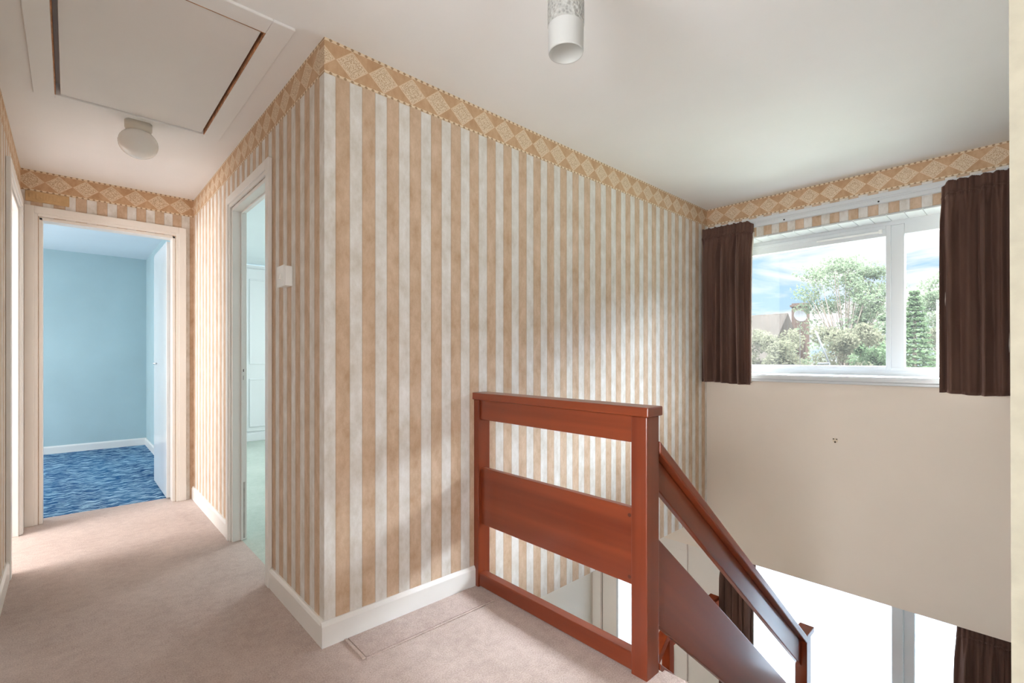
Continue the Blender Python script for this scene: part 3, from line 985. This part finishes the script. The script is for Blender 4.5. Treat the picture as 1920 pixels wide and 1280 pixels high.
# ------------------------------------------------------------ curtains and track
def curtain(name, xp, y0, y1, z0, z1, seed, folds, label, amp=0.042, splay=0.0):
    """pleated curtain in a plane x = xp, y0 is the wall end; gathered heading, loose folds below"""
    rnd = random.Random(seed)
    root = empty(name, (xp, (y0 + y1) / 2, z0))
    nu, nv = folds * 14, 46
    ph = [rnd.uniform(0, 6.28) for _ in range(6)]
    hd = 0.085

    def pt(u, t, off=0.0):
        # u 0..1 across, t 0..1 down
        z = z1 + (z0 - z1) * t
        dz = (z1 - z)
        head = max(0.0, 1 - dz / hd)
        k = min(1.0, max(0.0, (dz - hd * 0.7) / 0.16))
        warp = u + 0.022 * math.sin(u * 9 + ph[0] + t * 1.2) + 0.012 * math.sin(u * 23 + ph[1]) * k
        f1 = math.sin(warp * folds * 2 * math.pi + ph[2] + 0.5 * math.sin(t * 2 + ph[3]) * k)
        f2 = math.sin(warp * folds * 0.5 * 2 * math.pi + ph[4])
        big = (abs(f1) ** 0.7) * (1 if f1 > 0 else -1)
        lobe = 2.0 * abs(math.sin(warp * folds * math.pi + ph[2] + 0.25 * math.sin(t * 2 + ph[3]) * k)) ** 0.55 - 1.0
        d = amp * (0.15 + 0.85 * k) * (lobe * (0.75 + 0.35 * f2) + 0.05 * math.sin(u * 57 + ph[5]) * (1 - 0.5 * t)) + 0.010 * min(1.0, dz / 0.3)
        tight = (0.0075 * math.sin(u * folds * 2 * math.pi * 2.6 + ph[1]) + 0.004 * math.sin(u * folds * 7.3 * 2 * math.pi + ph[5])) * (1 - k * 0.8)
        pinch = -0.012 * math.exp(-((dz - hd) / 0.012) ** 2)
        x = xp - d - tight - pinch * -1 + off
        yc = y0 + (y1 - y0) * (u * (1 - 0.0) + 0.0)
        yc += 0.006 * k * math.cos(warp * folds * 2 * math.pi) + splay * (u ** 3) * (math.sin(min(1, dz / 0.9) * 3.0)) * 0.5
        turn = max(0.0, (u - 0.86) / 0.14) ** 2
        x += 0.028 * turn * (1 - min(1.0, dz / 0.5))
        z -= 0.026 * turn * (1 - t)
        z += 0.004 * math.sin(u * folds * 2 * math.pi * 1.3 + ph[0]) * (1 - t) + 0.006 * math.sin(u * 5 + ph[1]) * t
        return (x, yc, z)

    def sheet(nm, m, u0, u1, t0, t1, off, thick, su, sv):
        bm = bmesh.new()
        g = [[bm.verts.new(pt(u0 + (u1 - u0) * i / su, t0 + (t1 - t0) * j / sv, off)) for i in range(su + 1)] for j in range(sv + 1)]
        for j in range(sv):
            for i in range(su):
                f = bm.faces.new((g[j][i], g[j][i + 1], g[j + 1][i + 1], g[j + 1][i]))
                f.smooth = True
        me = bpy.data.meshes.new(nm)
        bm.to_mesh(me)
        bm.free()
        me.materials.append(M[m])
        o = bpy.data.objects.new(nm, me)
        COL.objects.link(o)
        o.parent = root
        s = o.modifiers.new('solid', 'SOLIDIFY')
        s.thickness = thick
        s.offset = 0
        return o
    th = hd / (z1 - z0)
    sheet('heading', 'velvet', 0, 1, 0.0, th, 0.0, 0.005, nu, 8)
    sheet('cloth', 'velvet', 0, 1, th, 1.0, 0.0, 0.003, nu, nv)
    sheet('lining', 'lining', 0.003, 0.997, 0.05, 0.992, 0.030, 0.0015, nu // 2, nv // 2)
    adopt(root)
    tag(root, label, 'curtain', 'brown velvet curtains')
    return root


curtain('curtain', 3.205, -0.003, -0.405, 0.925, 2.215, 4, 6, 'short brown velvet curtain at the left of the upper window, next to the striped wall')
curtain('curtain', 3.205, -1.862, -1.520, 0.915, 2.215, 9, 5, 'brown velvet curtain at the right of the upper window, against the cream wall end')
curtain('curtain', 3.400, -0.080, -0.345, -1.95, -0.535, 14, 5, 'brown velvet curtain at the left of the lower window, seen between the stair planks', amp=0.036)
curtain('curtain', 3.400, -1.862, -1.575, -1.95, -0.535, 21, 5, 'brown velvet curtain at the right of the lower window, in the bottom right corner', amp=0.036, splay=0.02)

ct = empty('curtain_track', (3.245, -0.94, 2.18))
b = MB()
b.prism([(L - 0.036, 2.170), (L - 0.036, 2.196), (L - 0.029, 2.199), (L - 0.029, 2.207), (L - 0.033, 2.210), (L - 0.033, 2.236), (L - 0.004, 2.236), (L - 0.004, 2.170)], 1, -1.85, -0.02)
b.build('track', 'upvc', ct, bevel=0.0015)
for y_ in (-0.62, -1.20):
    MB().cyl((L - 0.0385, y_, 2.181), (L - 0.034, y_, 2.181), 0.0055, n=14).build('track_screw', 'black', ct)
for y_ in (-0.35, -0.95, -1.5):
    MB().box(L - 0.028, L, y_ - 0.012, y_ + 0.012, 2.176, 2.237).build('track_bracket', 'upvc', ct)
adopt(ct)
tag(ct, 'white plastic curtain track above the upper window between the two curtains', 'curtain track')

# ------------------------------------------------------------ wardrobe in the green room
wd = empty('wardrobe', (1.2, 5.5, 0))
MB().box(0.30, 2.40, 5.285, 5.78, 0.0, 2.385).build('wardrobe_body', 'wardrobe', wd, bevel=0.003)
for i, (xa, xb) in enumerate(((0.31, 0.985), (0.995, 1.69), (1.70, 2.39))):
    b = MB()
    b.box(xa, xb, 5.265, 5.284, 0.13, 2.33)
    o = b.build('wardrobe_door', 'wardrobe', wd, bevel=0.003)
    for za, zb in ((0.19, 0.845), (1.04, 2.19)):
        b = MB()
        m_ = 0.02
        for (a0, a1, c0, c1) in ((xa + 0.05, xb - 0.05, za, za + m_), (xa + 0.05, xb - 0.05, zb - m_, zb),
                                 (xa + 0.05, xa + 0.05 + m_, za + m_, zb - m_), (xb - 0.05 - m_, xb - 0.05, za + m_, zb - m_)):
            b.box(a0, a1, 5.252, 5.266, c0, c1)
        pm = b.build('panel_moulding', 'wardrobe', o, bevel=0.004)
b = MB().box(0.30, 2.40, 5.255, 5.286, 0.0, 0.10).build('plinth', 'wardrobe', wd, bevel=0.003)
adopt(wd)
tag(wd, 'tall pale panelled wardrobe across the far side of the green carpeted room', 'wardrobe')

# ------------------------------------------------------------ outside
def grass_mat():
    m, t, b = mat('pale_drive', 1.0, 0.0)
    co = t.coord()
    n = t.noise(co, 0.5, 4)
    t.put(b.inputs['Base Color'], t.ramp(n, [(0.42, (0.17, 0.165, 0.155)), (0.6, (0.10, 0.12, 0.08))]))
    return m


g = MB().box(XO + 0.01, 60, -30, 40, G - 0.3, G - 0.12).build('floor_outside', grass_mat())
struct(g)


def leaf_mat(name, c1, c2):
    m, t, b = mat(name, 0.8, 0.0)
    oi = t.n.new('ShaderNodeNewGeometry')
    n = t.noise(t.coord(), 1.6, 3)
    r = oi.outputs['Random Per Island']
    f = t.m('ADD', t.m('MULTIPLY', n, 0.5), t.m('MULTIPLY', r, 0.5))
    t.put(b.inputs['Base Color'], t.ramp(f, [(0.3, c1), (0.7, c2)]))
    tl = t.n.new('ShaderNodeBsdfTranslucent')
    t.put(tl.inputs[0], b.inputs['Base Color'].links[0].from_socket)
    mx = t.n.new('ShaderNodeMixShader')
    mx.inputs[0].default_value = 0.5
    t.l.new(b.outputs[0], mx.inputs[1])
    t.l.new(tl.outputs[0], mx.inputs[2])
    out = [n_ for n_ in t.n if n_.type == 'OUTPUT_MATERIAL'][0]
    t.l.new(mx.outputs[0], out.inputs[0])
    return m


LEAF = {'ash': leaf_mat('pale_green_leaves', (0.024, 0.031, 0.018), (0.037, 0.043, 0.027)),
        'hedge': leaf_mat('olive_brown_leaves', (0.024, 0.024, 0.015), (0.036, 0.034, 0.023)),
        'fir': leaf_mat('conifer_needles', (0.018, 0.028, 0.013), (0.031, 0.040, 0.023))}
BARK = plain('bark', (0.05, 0.04, 0.032), 1.0, 0.0, 0.2, 10)


def leaves(bm, c, r, n, size, rnd, flat=1.0):
    for _ in range(n):
        while True:
            p = Vector((rnd.uniform(-1, 1), rnd.uniform(-1, 1), rnd.uniform(-1, 1)))
            if p.length < 1:
                break
        p = Vector(c) + Vector((p.x * r[0], p.y * r[1], p.z * r[2]))
        a = Vector((rnd.gauss(0, 1), rnd.gauss(0, 1), rnd.gauss(0, 1))).normalized()
        bq = a.orthogonal().normalized()
        s = size * rnd.uniform(0.6, 1.3)
        a, bq = a * s, bq * s * 0.55
        if flat < 1:
            a.z *= flat
        vs = [bm.verts.new(q) for q in (p - a, p + bq, p + a, p - bq)]
        bm.faces.new(vs)


def finish(bm, name, m, parent):
    me = bpy.data.meshes.new(name)
    bm.to_mesh(me)
    bm.free()
    me.materials.append(m)
    o = bpy.data.objects.new(name, me)
    COL.objects.link(o)
    o.parent = parent
    return o


def along(px, depth):
    """a point on the ground on the bearing of a photo column at a given depth, used once to survey the garden"""
    k = (px - 963.6) / 898.36
    th = 0.8222
    fx, fy, rx, ry = math.cos(th), math.sin(th), math.sin(th), -math.cos(th)
    return (-0.7374 + depth * (fx + k * rx), -1.8909 + depth * (fy + k * ry))


GZ = G - 0.12
def tree(name, px, depth, top, spread, blobs, n, size, kind, seed, label, trunk_r=0.14, clear=0.35):
    rnd = random.Random(seed)
    x, y = along(px, depth)
    root = empty(name, (x, y, GZ))
    h = top - GZ
    tb = MB()
    tb.cyl((x, y, GZ), (x + 0.1, y, GZ + h * clear * 1.4), trunk_r, trunk_r * 0.6, n=10)
    bm = bmesh.new()
    for i in range(blobs):
        a = rnd.uniform(0, 6.28)
        zz = GZ + h * (clear + (1 - clear) * rnd.random() ** 0.8 * 0.93)
        wide = spread * (1.0 - 0.55 * ((zz - GZ) / h - clear) / (1 - clear))
        rr = wide * math.sqrt(rnd.random())
        c = (x + rr * math.cos(a), y + rr * math.sin(a), zz)
        s = rnd.uniform(0.22, 0.42) * spread * 0.55
        tb.cyl((x + 0.08, y, GZ + h * clear * rnd.uniform(0.8, 1.4)), c, trunk_r * 0.22, trunk_r * 0.05, n=6)
        leaves(bm, c, (s, s, s * 0.7), n, size, rnd)
    finish(bm, 'foliage', LEAF[kind], root)
    tb.build('trunk', BARK, root)
    adopt(root)
    tag(root, label, 'tree')
    return root


tree('tree', 1585, 22, 5.9, 3.0, 85, 130, 0.075, 'ash', 3, 'tall airy green tree in the middle of the upper window view')
tree('tree', 1790, 23, 5.5, 2.4, 70, 130, 0.075, 'ash', 8, 'tall loose leafed tree behind the right hand pane of the upper window')
tree('tree', 1672, 17.6, 3.1, 0.8, 24, 150, 0.07, 'ash', 12, 'low green tree left of the window mullion')


def bush(name, px, depth, top, rx_, n, size, kind, seed, label):
    rnd = random.Random(seed)
    x, y = along(px, depth)
    root = empty(name, (x, y, GZ))
    bm = bmesh.new()
    h = top - GZ
    for i in range(26):
        a = rnd.uniform(0, 6.28)
        rr = rx_ * math.sqrt(rnd.random())
        zz = GZ + h * (0.45 + 0.5 * rnd.random())
        s = rnd.uniform(0.25, 0.4) * rx_
        leaves(bm, (x + rr * math.cos(a), y + rr * math.sin(a), zz), (s, s, min(s, top - zz + 0.05)), n, size, rnd)
    finish(bm, 'foliage', LEAF[kind], root)
    MB().cyl((x, y, GZ), (x, y, GZ + h * 0.6), 0.07, 0.04, n=8).build('trunk', BARK, root)
    adopt(root)
    tag(root, label, 'bush')
    return root


bush('hedge_bush', 1432, 17.5, 2.25, 1.0, 260, 0.055, 'hedge', 31, 'dull olive bush at the far left of the upper window view, below the house roof')
bush('hedge_bush', 1578, 14.5, 2.15, 0.85, 260, 0.055, 'hedge', 32, 'rounded olive brown bush right of the brick chimney')
bush('hedge_bush', 1800, 14.2, 2.75, 0.75, 300, 0.05, 'hedge', 33, 'brownish bush low in the right hand pane, right of the conifer')
bush('hedge_bush', 1478, 14.5, 1.95, 0.8, 260, 0.05, 'hedge', 34, 'low brownish bush under the satellite dish')
bush('hedge_bush', 1655, 15.5, 2.0, 0.75, 260, 0.055, 'fir', 35, 'greener bush low at the right of the wide pane')

# conifer with drooping tiers
rnd = random.Random(77)
x, y = along(1715, 12)
cf = empty('conifer', (x, y, GZ))
bm = bmesh.new()
top = 2.75
for i in range(34):
    zz = GZ + 1.2 + (top - GZ - 1.2) * i / 33
    rr = 0.95 * (1 - i / 34) + 0.07
    for k in range(9):
        a = 6.283 * k / 9 + i * 0.7 + rnd.uniform(-0.2, 0.2)
        c = (x + rr * 0.62 * math.cos(a), y + rr * 0.62 * math.sin(a), zz - 0.1 * rr)
        leaves(bm, c, (rr * 0.42, rr * 0.42, 0.06), 34, 0.05, rnd, 0.5)
finish(bm, 'foliage', LEAF['fir'], cf)
MB().cyl((x, y, GZ), (x, y, top - 0.1), 0.11, 0.02, n=10).build('trunk', BARK, cf)
adopt(cf)
tag(cf, 'tiered green conifer just right of the window mullion', 'tree')

# neighbouring house: tiled roof, brick chimney
nh = empty('neighbouring_house', (*along(1440, 24), GZ))
hx, hy = along(1425, 26)
def tiles_mat():
    m, t, b = mat('roof_tiles', 1.0, 0.0)
    br = t.n.new('ShaderNodeTexBrick')
    t.put(br.inputs['Vector'], t.mapping(t.coord(), scale=(1, 1, 1)))
    br.inputs['Scale'].default_value = 3.0
    br.inputs['Color1'].default_value = (0.011, 0.009, 0.0075, 1)
    br.inputs['Color2'].default_value = (0.014, 0.0115, 0.0095, 1)
    br.inputs['Mortar'].default_value = (0.0045, 0.004, 0.0038, 1)
    t.put(b.inputs['Base Color'], br.outputs[0])
    return m


def brick_mat():
    m, t, b = mat('chimney_brick', 1.0, 0.0)
    br = t.n.new('ShaderNodeTexBrick')
    x_, y_, z_ = t.sep(t.coord())
    t.put(br.inputs['Vector'], t.comb(t.m('ADD', x_, y_), z_, 0.0))
    br.inputs['Scale'].default_value = 4.0
    br.inputs['Color1'].default_value = (0.014, 0.0085, 0.0062, 1)
    br.inputs['Color2'].default_value = (0.018, 0.0115, 0.009, 1)
    br.inputs['Mortar'].default_value = (0.019, 0.016, 0.014, 1)
    t.put(b.inputs['Base Color'], br.outputs[0])
    return m


rz = 3.5
MB().box(hx - 1.6, hx + 3.4, hy - 0.9, hy + 9, GZ, 1.2).build('house_wall', brick_mat(), nh)
MB().prism([(hx - 2.1, 0.95), (hx + 0.9, rz), (hx + 3.9, 0.95)], 1, hy - 1.1, hy + 9.2).build('house_roof', tiles_mat(), nh)
chx, chy = along(1501, 27)
MB().box(chx - 0.35, chx + 0.35, chy - 0.35, chy + 0.35, 0.5, 4.15).box(chx - 0.42, chx + 0.42, chy - 0.42, chy + 0.42, 3.95, 4.06).build('chimney', brick_mat(), nh)
adopt(nh)
tag(nh, 'distant house with brown tiled roof and brick chimney behind the bushes', 'house')

dx, dy = along(1499, 12.2)
M['weathered'] = plain('weathered_white_pole', (0.020, 0.020, 0.020), 1.0, 0.0)
ds = empty('satellite_dish', (dx, dy, GZ))
b = MB()
n = 28
prof = [(0.0, 0.0), (0.05, 0.004), (0.10, 0.017), (0.15, 0.040), (0.155, 0.043)]
b.lathe((0, 0, 0), prof, n)
o = b.build('dish', plain('weathered_white_paint', (0.020, 0.020, 0.020), 1.0, 0.0), ds)
o.location = (0, 0, 2.16 - GZ)
o.rotation_euler = (0.5, -1.15, 0.2)
so = o.modifiers.new('solid', 'SOLIDIFY')
so.thickness = 0.01
MB().cyl((0, 0, 0), (0.05, 0, 2.16 - GZ), 0.008, n=10).build('mast', plain('dull_mast', (0.010, 0.009, 0.008), 1.0, 0.0), ds)
tag(ds, 'white satellite dish on a thin mast in front of the brick chimney', 'satellite dish')

px0, py0 = along(1529, 12.2)
px1, py1 = along(1555, 11.8)
pole = MB().cyl((px0, py0, 1.80), (px1, py1, 0.98), 0.022, n=12)
pole.cyl((px1 - 0.02, py1, 0.98), (px1 - 0.03, py1 + 0.24, 0.97), 0.03, n=12)
pole.cyl((px1, py1, 1.0), (px1, py1, GZ), 0.02, n=10)
po = pole.build('washing_line_prop', 'weathered')
tag(po, 'thin white leaning pole among the bushes, right of the satellite dish', 'pole')
